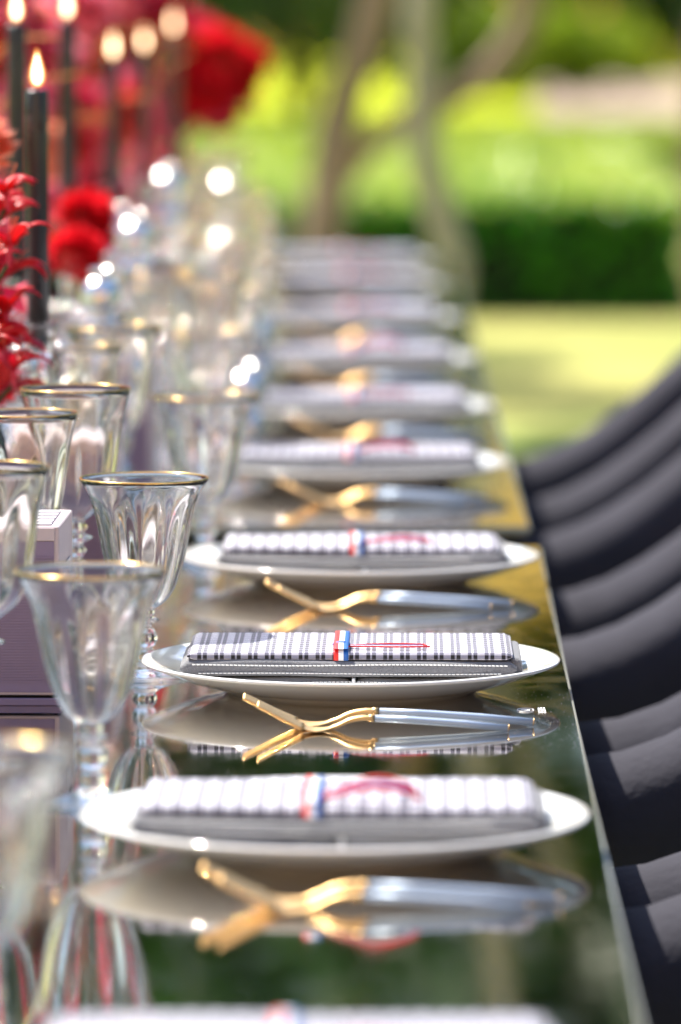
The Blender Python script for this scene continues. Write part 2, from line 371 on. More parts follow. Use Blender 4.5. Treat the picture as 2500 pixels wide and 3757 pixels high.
branch_tree('garden_tree', 'unseen spreading tree added left of the lawn to dapple the grass', [  # out-of-view tree added to cast dappled shade on lawn and hedge
    ([(-3.6, 19.6, -.05), (-3.5, 19.6, 1.5), (-3.1, 19.6, 3.2), (-2.0, 19.6, 5.0)], [.16, .12, .10, .03]),
    ([(-3.3, 19.6, 2.6), (-2.2, 19.2, 4.0), (-.8, 19, 5.0)], [.06, .05, .02])],
    M['bark'], crown_blobs(-1.6, 19.8, 5.3, 2.6, 2.6, .8, 26, .25, .5, rg), M['olive'], .07, 200, 90)
# shrubs at the back
def shrub(x, y, rx, ry, h, leaf, label, seed, n=2600, size=.10, group='shrubs behind the bright lawn'):
    rnd = random.Random(seed)
    t = empty('shrub', (x, y, 0), label, 'shrub', group)
    bl = [(rnd.uniform(-rx, rx) * .8, rnd.uniform(-ry, ry) * .8, h * rnd.uniform(.25, .8), rx * rnd.uniform(.3, .5), ry * rnd.uniform(.4, .6), h * rnd.uniform(.2, .32)) for _ in range(12)]
    obj('foliage', leaves('foliage', clump_points(bl, n // 12, seed, .6), size, M[leaf], seed), t)
    st = []
    for k in range(5):
        a = rnd.uniform(0, 6.28); st.append(tube_data([(0, 0, -.05), (rx * .3 * math.cos(a), ry * .3 * math.sin(a), h * .4), (rx * .6 * math.cos(a), ry * .6 * math.sin(a), h * .8)], [.05, .035, .015], 6))
    obj('stem', mesh('stem', *join_data(st), M['bark3'], True), t)
    return t
for i, (x, y, rx, ry, h, lf, lab) in enumerate([
        (-4.5, 50, 2.2, 1.5, 3.6, 'leafdark', 'dark shrub at the far left behind the candles'),
        (-2.0, 47, 1.6, 1.3, 3.2, 'olive', 'olive shrub behind the red flowers'),
        (-.3, 44, 1.2, 1.0, 2.4, 'olive', 'loose olive shrub behind the leaning brown trunk'),
        (.3, 60, 2.0, 1.5, 4.2, 'leafdark', 'dark shrub behind the pale grey trunk'),
        (2.0, 52, .75, .7, .86, 'lime', 'low round sunlit lime shrub behind the curving branch'),
        (1.0, 50, .6, .6, 1.02, 'lime', 'small yellow green shrub just right of the pale grey trunk'),
        (3.2, 62, 2.2, 1.5, 4.0, 'leafdark', 'big dark shrub above the pink path'),
        (5.6, 60, 2.0, 1.5, 4.0, 'leafdark', 'dark shrub at the far right behind the path')]):
    shrub(x, y, rx, ry, h, lf, lab, 40 + i, n=5200 if h > 3 else 2400, size=.13 if h > 3 else .07)
# red flowering shrub at the right edge
rs = shrub(3.75, 45, .55, .5, 1.75, 'olive', 'shrub with orange red flowers at the top right edge', 77, 1500, .07, None)
obj('blossom', leaves('blossom', clump_points([(0, 0, 1.3, .45, .4, .4)], 420, 5, .5), .075, M['coral'], 6), rs)

# hedge
def hedge(x0, x1, y0, y1, h, label, topm, seed):
    t = empty('hedge', ((x0 + x1) / 2, (y0 + y1) / 2, 0), label, 'hedge')
    cx, cy2 = (x0 + x1) / 2, (y0 + y1) / 2
    r = np.random.default_rng(seed)
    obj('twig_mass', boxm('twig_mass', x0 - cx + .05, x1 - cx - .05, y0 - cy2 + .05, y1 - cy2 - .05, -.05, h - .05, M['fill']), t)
    n = int((x1 - x0) * h * 900)
    f = np.stack([r.uniform(x0 - cx, x1 - cx, n), np.full(n, y0 - cy2) + r.uniform(0, .07, n), r.uniform(0, h, n)], 1)
    n2 = int((y1 - y0) * h * 500)
    e = np.stack([np.full(n2, x1 - cx) - r.uniform(0, .06, n2), r.uniform(y0 - cy2, y1 - cy2, n2), r.uniform(0, h, n2)], 1)
    obj('side_foliage', leaves('side_foliage', np.concatenate([f, e]), .035, M['hedgeleaf'], seed), t)
    n3 = int((x1 - x0) * (y1 - y0) * 650)
    g = np.stack([r.uniform(x0 - cx, x1 - cx, n3), r.uniform(y0 - cy2, y1 - cy2, n3), h - r.uniform(0, .05, n3) + .03 * np.sin(r.uniform(0, 6, n3))], 1)
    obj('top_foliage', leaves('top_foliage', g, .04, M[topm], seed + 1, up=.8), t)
hedge(-3.2, 1.2, 20.2, 25.2, .43, 'low broad clipped hedge beyond the lawn, dark face and pale sunlit top', 'hedgetop', 21)
hedge(-3.4, 4.4, 31.0, 36.4, .20, 'long low yellow green hedge behind the dark clipped hedge', 'lime', 25)

# ------------------------------------------------------------------ tables
def table(name, x0n, slope, y0, y1, width, label, zt=.75):
    """right edge x at y0 = x0n, direction slope"""
    t = empty(name, (x0n, y0, 0), label, 'table', 'mirrored dining tables set end to end', rz=-math.atan(slope))
    L = y1 - y0; W = width
    V, F = box_data(-W, 0, 0, L, zt - .008, zt)
    me = mesh('mirror_top', V, F, [M['edge'], M['mirror']]); me.polygons[5].material_index = 1
    for p in me.polygons: p.material_index = 1 if p.normal.z > .9 else 0
    obj('mirror_top', me, t)
    # bright arris along the edge of the glass
    obj('bevel', mesh('bevel', *join_data([tube_data([(.0012, -.0005, zt - .003), (.0012, L, zt - .002)], .0013, 8), tube_data([(-W, -.0012, zt - .003), (0, -.0012, zt - .003)], .0018, 8)]), M['edge'], True), t)
    obj('table_board', boxm('table_board', -W + .01, -.008, .01, L - .01, zt - .034, zt - .0085, M['black']), t)
    obj('apron', mesh('apron', *join_data([box_data(-W + .03, -.03, .02, .04, zt - .16, zt - .0345), box_data(-W + .03, -.03, L - .04, L - .02, zt - .16, zt - .0345),
        box_data(-.05, -.03, .042, L - .042, zt - .16, zt - .0345), box_data(-W + .03, -W + .05, .042, L - .042, zt - .16, zt - .0345)]), M['black']), t)
    for x in (-W + .1, -.12):
        for y in (.12, L - .12):
            obj('leg', boxm('leg', x - .03, x + .03, y - .03, y + .03, 0, zt - .035, M['black'], .004, 1), t)
    return t
SA, SB = .0119, .0032
table('dining_table', .1565 + SA * (1.9 - 4.0), SA, 1.9, 4.98, 1.1, 'nearest mirror topped dining table carrying the sharp plate')
table('dining_table', .1654, SB, 5.156, 8.16, 1.1, 'middle mirror topped dining table just beyond the dark gap')
table('dining_table', .1654 + SB * 3.04, SB, 8.2, 9.75, 1.1, 'farthest mirror topped dining table ending before the trunks')
ZT = .75

# ------------------------------------------------------------------ prototypes at each seat
rows = [  # (plate centre x, y, phrase)
    (.0071 + SA * (2.50 - 4) - .006, 2.47, 'cut off by the bottom edge'),
    (-.003, 3.28, 'second from the front'),
    (.0071, 4.00, 'third from front, in sharp focus'),
    (.0160, 4.70, 'fourth, just before the dark gap'),
    (.0181, 5.57, 'fifth, first beyond the gap'),
    (.0232, 6.28, 'sixth, second beyond the gap'),
    (.0217, 7.02, 'seventh from the front'),
    (.0187, 7.80, 'eighth, ending the middle table'),
    (.0150, 8.58, 'ninth, first on the farthest table'),
    (.0100, 9.28, 'tenth, the farthest of all'),
]
# plate
def plate_mesh():
    pr = [(0, .0035), (.076, .0035), (.079, 0), (.083, 0), (.086, .0030), (.098, .0060), (.112, .0100), (.126, .0152), (.1365, .0196), (.1395, .0207), (.1402, .0216), (.1396, .0226), (.137, .0228),
          (.125, .0180), (.110, .0130), (.095, .0092), (.080, .0075), (.04, .0068), (0, .0066)]
    return lathe('plate', [(a * 1.025, b) for a, b in pr], M['china'], 128)
PM = plate_mesh()
PROF = [(.080, .0075), (.095, .0092), (.110, .0130), (.125, .0180), (.137, .0228), (.2, .05)]
def plate_h(rad):
    rad /= 1.025
    if rad < .08: return .0075
    for (a, b), (c, d) in zip(PROF, PROF[1:]):
        if rad <= c: return b + (d - b) * (rad - a) / (c - a)
    return .05
# folded napkin cross-section swept along x
def slab(x0, x1, y0, y1, z0, z1, r, m, name, wob=0.0, seed=0, nx=48, uv=False, droop=0.0, endr=None):
    """rounded-rectangle cross-section (y,z) swept along x with gently wandering height"""
    rnd = random.Random(seed); ph = [rnd.uniform(0, 6.28) for _ in range(4)]
    cs = []; q = 5
    nt_ = 14
    for k in range(nt_ + 1): cs.append((y0 + r + (y1 - y0 - 2 * r) * (k / nt_), z1))          # top, from front to back
    for k in range(1, q + 1): a = math.pi / 2 * (1 - k / q); cs.append((y1 - r + r * math.cos(a), z1 - r + r * math.sin(a)))
    for k in range(1, q + 1): a = -math.pi / 2 * k / q; cs.append((y1 - r + r * math.cos(a), z0 + r + r * math.sin(a)))
    for k in range(1, nt_ + 1): cs.append((y1 - r - (y1 - y0 - 2 * r) * (k / nt_), z0))
    for k in range(1, q + 1): a = -math.pi / 2 - math.pi / 2 * k / q; cs.append((y0 + r + r * math.cos(a), z0 + r + r * math.sin(a)))
    for k in range(1, q): a = math.pi - math.pi / 2 * k / q; cs.append((y0 + r + r * math.cos(a), z1 - r + r * math.sin(a)))
    n = len(cs); V, F, U = [], [], []
    cum = [0.0]
    for k in range(1, n): cum.append(cum[-1] + math.dist(cs[k], cs[k - 1]))
    tot = cum[-1] + math.dist(cs[-1], cs[0])
    cum = [c if c < tot * .8 else c - tot for c in cum]
    ym, zm = (y0 + y1) / 2, (z0 + z1) / 2
    for i in range(nx + 1):
        t = i / nx; e = min(t, 1 - t) * (x1 - x0)
        s = 1.0 if e > (endr or r) else math.sqrt(max(0, 1 - (1 - e / (endr or r)) ** 2)) * .75 + .25
        x = x0 + (x1 - x0) * t
        for k, (y, z) in enumerate(cs):
            dy = wob * (math.sin(x * 31 + ph[0]) + .5 * math.sin(x * 83 + ph[1]))
            dz = wob * .7 * (math.sin(x * 24 + ph[2] + y * 30) + .6 * math.sin(x * 61 + ph[3] + y * 17)) * (1 if z > zm else .4)
            zz = zm + (z - zm) * s + dz; zz = max(zz, plate_h(math.hypot(x, y + dy)) + .0006 + (.0012 if z > zm else 0))
            V.append((x, y + dy, zz)); U.append((x, cum[k]))
    for i in range(nx):
        for k in range(n):
            l = (k + 1) % n; F.append((i * n + k, (i + 1) * n + k, (i + 1) * n + l, i * n + l))
    F.append(tuple(range(n))); F.append(tuple(nx * n + k for k in range(n))[::-1])
    return mesh(name, V, F, m, True, U)
def stitches(x0, x1, zf, y, name, seed=0):
    parts = []; x = x0; rnd = random.Random(seed)
    while x < x1:
        z = zf(x); z2 = zf(x + .0026)
        parts.append(tube_data([(x, y(x), z), (x + .0013, y(x) - .0003, (z + z2) / 2), (x + .0022, y(x), z2)], .00042, 5)); x += .0028
    return mesh(name, *join_data(parts), M['hem'], True)
NF, NB = -.066, .050          # napkin front / back (local y)
def napkin_meshes(v=0):
    d = {}
    d['top'] = slab(-.108, .112, NF + .001, NB, .0288, .0345, .0020, M['plaid'], 'plaid_fold', .00015 + .00035 * (v > 0), 3 + v * 13, endr=.0012)
    d['upper'] = slab(-.1125, .1145, NF - .004, NB + .002, .0180, .0286, .0045, M['denim'], 'grey_fold', .0009 + .0002 * v, 5 + v * 17, endr=.006)
    d['lowl'] = slab(-.1100, .0030, NF - .002, NB, .0078, .0176, .0042, M['denim'], 'grey_fold', .0014 + .0002 * v, 8 + v * 7, endr=.010)
    d['lowr'] = slab(.0060, .1090, NF - .002, NB, .0078, .0176, .0042, M['denim'], 'grey_fold', .0014 + .0002 * v, 11 + v * 5, endr=.012)
    d['cuff'] = slab(.1090, .1185, NF + .006, NB - .01, .0150, .0300, .0040, M['denim'], 'grey_fold', .0003, 12, nx=10, endr=.004)
    d['hem'] = boxm('hem', .0034, .0056, NF - .0045, NB - .01, .0085, .0172, M['hem'], .0008, 2)
    f = lambda x: NF - .0046
    f2 = lambda x: NF - .0028
    d['s1'] = stitches(-.104, .108, lambda x: .0262 + .0004 * math.sin(x * 40), f, 'stitching')
    d['s2'] = stitches(-.100, .104, lambda x: .0203 - .0004 * math.sin(x * 30) + .0002, f, 'stitching', 1)
    d['s3'] = stitches(-.094, .098, lambda x: .0135 + .0012 * math.cos(x * 30), f2, 'stitching', 2)
    return d
NDS = [napkin_meshes(v) for v in range(3)]
def make_napkin(loc, label, rz=0, v=0):
    ND = NDS[v]
    t = empty('folded_napkin', loc, label, 'napkin', 'folded napkins on the plates', rz)
    obj('plaid_fold', ND['top'], t)
    for k in ('upper', 'lowl', 'lowr', 'cuff'): obj('grey_fold', ND[k], t)
    obj('hem', ND['hem'], t)
    for k in ('s1', 's2', 's3'): obj('stitching', ND[k], t)
    return t
# ribbon: band hugging the plaid fold, knot and cords
def ribbon_meshes(lift=.0, bow=.0):
    d = {}
    xw = .0050
    def band(path, name, th=.0006):
        V, F, U = [], [], []
        n = len(path)
        for i, (y, z) in enumerate(path):
            a = path[max(i - 1, 0)]; b = path[min(i + 1, n - 1)]; dy, dz = b[0] - a[0], b[1] - a[1]; l = math.hypot(dy, dz) or 1
            ny, nz = dz / l * -1, dy / l
            for j in range(7):
                u = j / 6; V.append((-xw + 2 * xw * u, y, z)); U.append((u, 0))
            for j in range(7):
                u = j / 6; V.append((-xw + 2 * xw * u, y + ny * th, z + nz * th)); U.append((u, 0))
        for i in range(n - 1):
            a, b = i * 14, (i + 1) * 14
            for j in range(6):
                F.append((a + 7 + j, a + 8 + j, b + 8 + j, b + 7 + j)); F.append((a + j, b + j, b + j + 1, a + j + 1))
            F.append((a, a + 7, b + 7, b)); F.append((a + 6, b + 6, b + 13, a + 13))
        return mesh(name, V, F, M['ribbon'], True, U)
    y0, y1, z0, z1 = NF + .0004, NB + .001, .0288, .0350
    d['band'] = band([(y0 - .0005, z0), (y0 - .0005, z1 - .002), (y0 + .0004, z1 - .0006), (y0 + .002, z1)] + [(y0 + .002 + (y1 - y0 - .004) * k / 8, z1) for k in range(1, 9)] + [(y1, z1 - .002), (y1, z0)], 'band')
    # a doubled loop lying on top, puffed up
    L = [(-.066 + .040 * t, z1 + .0012 + (.0022 + lift) * math.sin(math.pi * t) ** .8) for t in [k / 12 for k in range(13)]]
    d['bow'] = band(L, 'bow')
    def cord(off, hz, x1, name, m, hook=0):
        pts = catmull([(.003, off * .3, z1 + .0012), (.018, off, z1 + .0016 + hz * .55), (.036, off * 1.6, z1 + .0016 + hz), (.054, off * 1.2, z1 + .0016 + hz * .6), (x1, off * .5 + hook, z1 + .0012)], 10)
        pts = [p + Vector((0, -.045, 0)) for p in pts]
        return mesh(name, *tube_data(pts, [.00062 + bow * .07 + .00012 * math.sin(i * 2.2) for i in range(len(pts))], 6), m, True)
    d['c'] = [cord(-.0065, bow * .7, .060, 'cord', M['red_cord']), cord(.0040, bow, .058, 'cord', M['red_cord']), cord(-.002, bow * .8, .050, 'cord', M['blue_cord']), cord(-.0048, bow * .6, .052, 'cord', M['white_cord'])]
    kn = []
    for k in range(3):
        P = [(.0055 * math.cos(a), -.045 + .003 * k - .003 + .0006 * math.sin(a * 3), z1 + .0022 + .0016 * abs(math.sin(a))) for a in [j * math.pi / 8 for j in range(9)]]
        kn.append(tube_data(P, .0007, 6))
    d['knot'] = mesh('knot', *join_data(kn), M['blue_cord'], True)
    return d
RB = [ribbon_meshes(0, .0005), ribbon_meshes(.003, .0105), ribbon_meshes(.006, .0045), ribbon_meshes(.002, .002), ribbon_meshes(.004, .007)]
def make_ribbon(loc, label, k, rz=0):
    d = RB[k]
    t = empty('ribbon', loc, label, 'ribbon', 'tricolour ribbons tied round the napkins', rz)
    obj('band', d['band'], t); obj('bow', d['bow'], t); obj('knot', d['knot'], t)
    for c in d['c']: obj('cord', c, t)
    return t
# fork: lies along -x (tines to the left), side profile rises at tip
def fork_meshes():
    # head
    prof = catmull([(-.0855, .0200), (-.078, .0165), (-.062, .0085), (-.048, .0028), (-.038, .0016), (-.026, .0040), (-.016, .0085), (-.006, .0104), (0, .0102)], 4)  # (x,z)
    wid = {0: .0112, 1: .0112}
    def half(x):
        if x < -.040: return .0122
        if x < -.028: return .0122 + (.0034 - .0122) * ((x + .040) / .012)
        return .0030 + (-.0002) * ((x + .028) / .028)
    P = [(p[0], p[1]) for p in [(q.x, q.y) for q in catmull([(-.0855, .0200, 0), (-.078, .0165, 0), (-.062, .0085, 0), (-.048, .0028, 0), (-.038, .0016, 0), (-.026, .0040, 0), (-.016, .0085, 0), (-.006, .0104, 0), (0, .0102, 0)], 5)]]
    parts = []
    palm = [(x, z) for x, z in P if x >= -.052]
    V, F = [], []
    for x, z in palm:
        h = half(x); th = .0012 if x < -.03 else .0019
        for j in range(12):
            a = 2 * math.pi * j / 12; V.append((x, h * math.cos(a), z + th * math.sin(a)))
    for i in range(len(palm) - 1):
        for j in range(12): l = (j + 1) % 12; F.append((i * 12 + j, i * 12 + l, (i + 1) * 12 + l, (i + 1) * 12 + j))
    F.append(tuple(range(12))); F.append(tuple((len(palm) - 1) * 12 + j for j in range(12)))
    head = mesh('neck', V, F, M['gold'], True)
    tines = []
    for c in (-.0100, -.0034, .0034, .0100):
        pts = [(x, c * (1 - .06 * max(0, (-.05 - x) / .035)), z) for x, z in P if x < -.0505]
        n = len(pts)
        tines.append(mesh('tine', *tube_data(pts, [(.0013 + .0008 * i / n, .0012 + .0004 * i / n) for i in range(n)], 8), M['gold'], True))
    fer = mesh('collar', *tube_data([(-.0015, 0, .0102), (.0025, 0, .0100)], .0026, 12), M['gold'], True)
    hp = [(.0035, 0, .0100), (.03, 0, .0088), (.07, 0, .0062), (.1040, 0, .0031)]
    han = mesh('handle', *tube_data(hp, [.0024, .0026, .0026, .0025], 14), M['steel'], True)
    endc = mesh('end_cap', *tube_data([(.1040, 0, .0031), (.1046, 0, .00302)], .0026, 12), M['gold'], True)
    return head, tines, fer, han, endc
FK = fork_meshes()
def make_fork(loc, label, rz=0):
    t = empty('fork', loc, label, 'fork', 'gold forks with blue grey handles beside the plates', rz)
    obj('neck', FK[0], t)
    for m in FK[1]: obj('tine', m, t)
    obj('collar', FK[2], t); obj('handle', FK[3], t); obj('end_cap', FK[4], t)
    return t
# glasses
def glass_profile(stem, bowl, wall):
    """stem: outer (r,h) from centre bottom up; bowl: outer (r,h) going up to rim"""
    outer = stem + bowl
    inner = []
    rim = bowl[-1]
    for r, h in reversed(bowl[1:]): inner.append((max(r - wall, .0004), h + (0 if (r, h) == rim else wall * .25)))
    b0 = bowl[0]
    inner.append((0.0, bowl[1][1] + wall * 1.0))
    return outer, [(rim[0] - wall * .5, rim[1] + wall * .35)] + inner
def dense(prof, n=3):
    P = catmull([(r, h, 0) for r, h in prof], n); return [(max(p.x, 0), p.y) for p in P]
def glass_mesh(name, stem, bowl, wall, nfl, amp, seg=120, gm='glass'):
    bowl = dense(bowl, 4)
    o, i = glass_profile(stem, bowl, wall); prof = o + i; ns = len(o)
    h0, h1 = bowl[0][1], bowl[-1][1]
    def fl(idx, a):
        r, h = prof[idx]
        if h < h0 + .004 or h > h1 - .004: return 0
        t = (h - h0) / (h1 - h0); e = math.sin(math.pi * min(1, t * 1.15)) ** .8 if t < .87 else 0
        w = amp * max(e, 0)
        return w * math.cos(nfl * a) * (1 if idx < ns else -.55)
    return lathe(name, prof, M[gm], seg, fl)
g_stem = [(0, .0006), (.020, .0006), (.0325, .0002), (.0338, .0010), (.0330, .0022), (.022, .0040), (.012, .0075), (.0078, .0105), (.0074, .0112), (.0086, .0130), (.0090, .0155), (.0078, .0185), (.0055, .0202), (.0052, .0208), (.0072, .0225), (.0090, .0252), (.0095, .0280), (.0088, .0312), (.0066, .0340), (.0050, .0355), (.0050, .0372), (.0100, .0394), (.0108, .0404), (.0098, .0412), (.0060, .0428), (.0062, .0440), (.0078, .0455), (.0066, .0470)]
g_bowl = [(.0075, .0485), (.0120, .0512), (.0165, .0556), (.0212, .0635), (.0246, .0722), (.0278, .0832), (.0303, .0950), (.0326, .1070), (.0352, .1175), (.0392, .1285), (.0452, .1390)]
w_stem = [(0, .0006), (.022, .0006), (.0350, .0002), (.0362, .0010), (.0352, .0021), (.020, .0036), (.008, .0070), (.0045, .0120), (.0038, .0250), (.0038, .0450), (.0042, .0560), (.0060, .0590), (.0090, .0606), (.0060, .0622), (.0045, .0650), (.0062, .0680), (.0080, .0705), (.0062, .0730), (.0048, .0745), (.0070, .0770), (.0125, .0792), (.0130, .0800), (.0072, .0820), (.0060, .0845), (.0088, .0868), (.0092, .0880), (.0060, .0900)]
w_bowl = [(.0070, .0930), (.0120, .0965), (.0205, .1040), (.0262, .1140), (.0292, .1270), (.0315, .1420), (.0335, .1560), (.0360, .1700), (.0405, .1880)]
GM = glass_mesh('goblet', g_stem, g_bowl, .0018, 10, .0006)
WM = glass_mesh('wine_glass', w_stem, w_bowl, .0013, 8, .0004, gm='glass2')
def torus(name, r, h, t, m, seg=96):
    V, F = [], []
    for k in range(seg):
        a = 2 * math.pi * k / seg
        for j in range(8):
            b = 2 * math.pi * j / 8; rr = r + t * math.cos(b); V.append((rr * math.cos(a), rr * math.sin(a), h + t * 1.1 * math.sin(b)))
    for k in range(seg):
        for j in range(8): F.append((k * 8 + j, ((k + 1) % seg) * 8 + j, ((k + 1) % seg) * 8 + (j + 1) % 8, k * 8 + (j + 1) % 8))
    return mesh(name, V, F, m, True)
GR = torus('gilt_rim', .0445, .1396, .0007, M['gilt']); WR = torus('gilt_rim', .0400, .1886, .0006, M['gilt'])
def glass_thing(kind, loc, label, rz=0, s=1.0):
    g, r = (GM, GR) if kind == 'goblet' else (WM, WR)
    t = empty(kind, loc, label, 'goblet' if kind == 'goblet' else 'wine glass', 'gilt rimmed goblets' if kind == 'goblet' else 'tall gilt rimmed wine glasses', rz)
    t.scale = (s, s, s)
    obj('bowl_and_stem', g, t); obj('gilt_rim', r, t)
    return t
# box
def box_meshes():
    d = {}
    W, D, H = .105, .118, .121
    b0 = .007
    d['body'] = boxm('carton', -W, 0, 0, D, b0, H, M['box_side'], .0008, 1)
    ribs = []; z = .016
    while z < H - .020:
        ribs.append(box_data(-W + .004, -.0045, -.0016, -.0004, z, z + .0010)); z += .0019
    d['panel'] = boxm('front_panel', -W + .003, -.0035, -.0009, -.0002, .009, H - .010, M['box_front'])
    d['ribs'] = mesh('rib_relief', *join_data(ribs), M['box_front'])
    # white paper edges on the top, sloping down to the front
    pg = []
    for k in range(9):
        y = .006 + k * .0112; pg.append(box_data(-W + .006, -.006 - .0001 * k, y, y + .0090, H + .0003, H + .0012 + .0006 * (k % 2)))
    d['sheets'] = mesh('paper_sheets', *join_data(pg), M['paper'])
    d['lip'] = boxm('lip', -W + .002, -.003, -.0012, -.0003, H - .0095, H - .001, M['box_side'], .0003, 1)
    d['base'] = boxm('base_tray', -W - .001, .001, -.001, D + .001, 0, .0050, M['box_front'], .0006, 1)
    d['seam'] = boxm('seam', -W + .002, -.002, .002, D - .002, .0052, .0068, M['black'])
    # sticker on the right-hand side
    d['tag'] = boxm('sticker', .0003, .0008, .050, .096, .050, .092, M['paper'])
    st = []; rnd = random.Random(4)
    for k in range(4):
        y0 = .060 + k * .008
        st.append(box_data(.0010, .0013, y0, y0 + .0015, .066, .076))
        for j in range(3): z = .066 + j * .0045; st.append(box_data(.0010, .0013, y0 + .0016, y0 + .0052, z, z + .0012))
    d['print'] = mesh('lettering', *join_data(st), M['ink'])
    return d
BX = box_meshes()
def make_box(loc, label, rz=0):
    t = empty('gift_box', loc, label, 'box', 'mauve boxes standing behind the glasses', rz)
    b = obj('carton', BX['body'], t); obj('front_panel', BX['panel'], t); o = obj('rib_relief', BX['ribs'], t)
    obj('paper_sheets', BX['sheets'], t); obj('lip', BX['lip'], t); obj('base_tray', BX['base'], t); obj('seam', BX['seam'], t)
    s = obj('sticker', BX['tag'], t); obj('lettering', BX['print'], s)
    return t

# ------------------------------------------------------------------ lay the table
rj = random.Random(11)
for i, (px, py, ph) in enumerate(rows):
    rz = -math.atan(SA if py < 5 else SB)
    jr = 0 if i == 2 else rj.uniform(-.022, .022)
    p = obj('plate', PM, None, (px, py, ZT), (0, 0, rz))
    tag(p, f'round white china plate, {ph}', 'plate', 'white plates along the tables')
    nx = {1: .0, 2: -.002, 3: -.001}.get(i, -.004)
    make_napkin((px + nx, py + .06 * (i == 0), ZT), f'plaid and grey folded napkin, {ph}', rz + jr, 0 if i == 2 else 1 + i % 2)
    make_ribbon((px + nx + {1: -.012, 3: -.002}.get(i, -.004), py + .06 * (i == 0), ZT), f'red white and blue ribbon on the napkin {ph}', 0 if i == 2 else {1: 1, 3: 2, 4: 4, 5: 3, 6: 1}.get(i, 2), rz + jr)
    if i > 0 and i < 9:
        fx = px + .0125 - .0052 + rj.uniform(-.003, .003) * (i != 2)
        make_fork((fx + .0075, py - .188, ZT), f'farther gold fork with blue grey handle, by plate {ph}', rz + R(.4))
        nf = make_fork((fx + .0050, py - .214, ZT), f'nearer gold fork with blue grey handle, by plate {ph}', rz - R(.3) + jr)
        nf.scale = (.86, .9, .9)
    # glasses
    gx = {3: -.112 - px}.get(i, -.144 + rj.uniform(-.006, .006) * (i not in (1, 2)))
    if i < 9:
        gp = {0: (-.166, 2.67), 1: (-.148, 3.463)}.get(i, (px + gx, py + .077 + {3: .06}.get(i, 0)))
        glass_thing('goblet', (*gp, ZT), f'short gilt rimmed goblet beside plate {ph}', rj.uniform(0, 6))
    if i > 0:
        glass_thing('wine_glass', (px - (.2 if i == 2 else .217 if i == 1 else .205 + rj.uniform(-.01, .01)), py + (.33 if i == 1 else .26), ZT), f'tall wine glass behind the goblet of plate {ph}', rj.uniform(0, 6))
    if i > 1:
        glass_thing('wine_glass', (px - .232 + rj.uniform(-.004, .004) * (i != 2), py + .165, ZT), f'smaller wine glass behind the mauve box of plate {ph}', rj.uniform(0, 6), .945)
        make_box((px - .1957, py - .080, ZT), f'mauve ribbed gift box left of plate {ph}', rz + R(-1.0))
    if i in (4, 5, 6, 7):
        glass_thing('wine_glass', (px - .150 + rj.uniform(-.012, .012), py + .20, ZT), f'extra wine glass right of the others by plate {ph}', rj.uniform(0, 6), .98)

# ------------------------------------------------------------------ candles and holders
def candle(x, y, top, label, hb=.215, r=.0086):
    hb = min(hb, top - .12)
    hd = empty('candle_holder', (x, y, ZT), 'beaded glass holder under the ' + label.split(' candle')[0] + ' candle', 'candle holder', 'glass candle holders')
    pr = [(0, .001), (.034, .001), (.036, .002), (.034, .005), (.014, .010), (.010, .016), (.014, .024), (.010, .034), (.0065, .05), (.011, .060), (.0065, .07), (.0060, hb * .6), (.010, hb * .66), (.006, hb * .72), (.0065, hb - .035), (.011, hb - .025), (.0155, hb - .004), (.0160, hb), (.0120, hb), (.0095, hb - .012), (.0092, hb - .022), (0, hb - .022)]
    obj('holder_body', lathe('holder_body', pr, M['cut'], 40), hd)
    t = empty('candle', (x, y, ZT + hb - .0215), label, 'candle', 'charcoal taper candles with lit flames')
    L = top - hb + .0215
    obj('wax', lathe('wax', [(0, 0), (r * 1.02, 0), (r, L - .002), (r * .92, L), (r * .55, L - .001), (0, L - .0015)], M['candle'], 32), t)
    obj('wick', mesh('wick', *tube_data([(0, 0, L - .002), (.0003, 0, L + .004), (.0010, 0, L + .008)], .0006, 6), M['ink'], True), t)
    pf = [(0, .0), (.0028, .0010), (.0050, .0045), (.0058, .0090), (.0050, .0145), (.0032, .0205), (.0014, .0265), (0, .0300)]
    f = obj('flame', lathe('flame', [(a, b + L + .0025) for a, b in pf], M['fl2'], 20), t)
    obj('flame_core', lathe('flame_core', [(a * .62, b * .8 + L + .0045) for a, b in pf], M['core'], 20), f)
    bt = [tube_data([(r * math.cos(a), r * math.sin(a), L - .002), (r * 1.04 * math.cos(a), r * 1.04 * math.sin(a), L - .012 - .02 * q), (r * 1.03 * math.cos(a), r * 1.03 * math.sin(a), L - .016 - .03 * q)], [.0008, .0012, .0016], 6) for a, q in ((-1.2, .5), (-2.4, .1), (.6, .9), (2.2, .4))]
    obj('wax_drips', mesh('wax_drips', *join_data(bt), M['candle'], True), t)
    return t
def dx(px, z): return (px - 784) * z / 13530
for px, z, top, lab in [
        (87, 4.6, .397, 'shorter thick looking taper candle nearest the camera'),
        (40, 5.2, .441, 'tall taper candle at the left edge behind the nearest one'),
        (157, 5.95, .436, 'third taper candle with flame cut by the top edge'),
        (262, 6.75, .382, 'fourth taper candle with a blurred white flame before the red flowers'),
        (333, 7.4, .380, 'fifth taper candle with pale orange blurred flame'),
        (400, 8.0, .394, 'farthest taper candle with pale orange flame beside the big red bloom')]:
    candle(dx(px, z), z, top, lab)

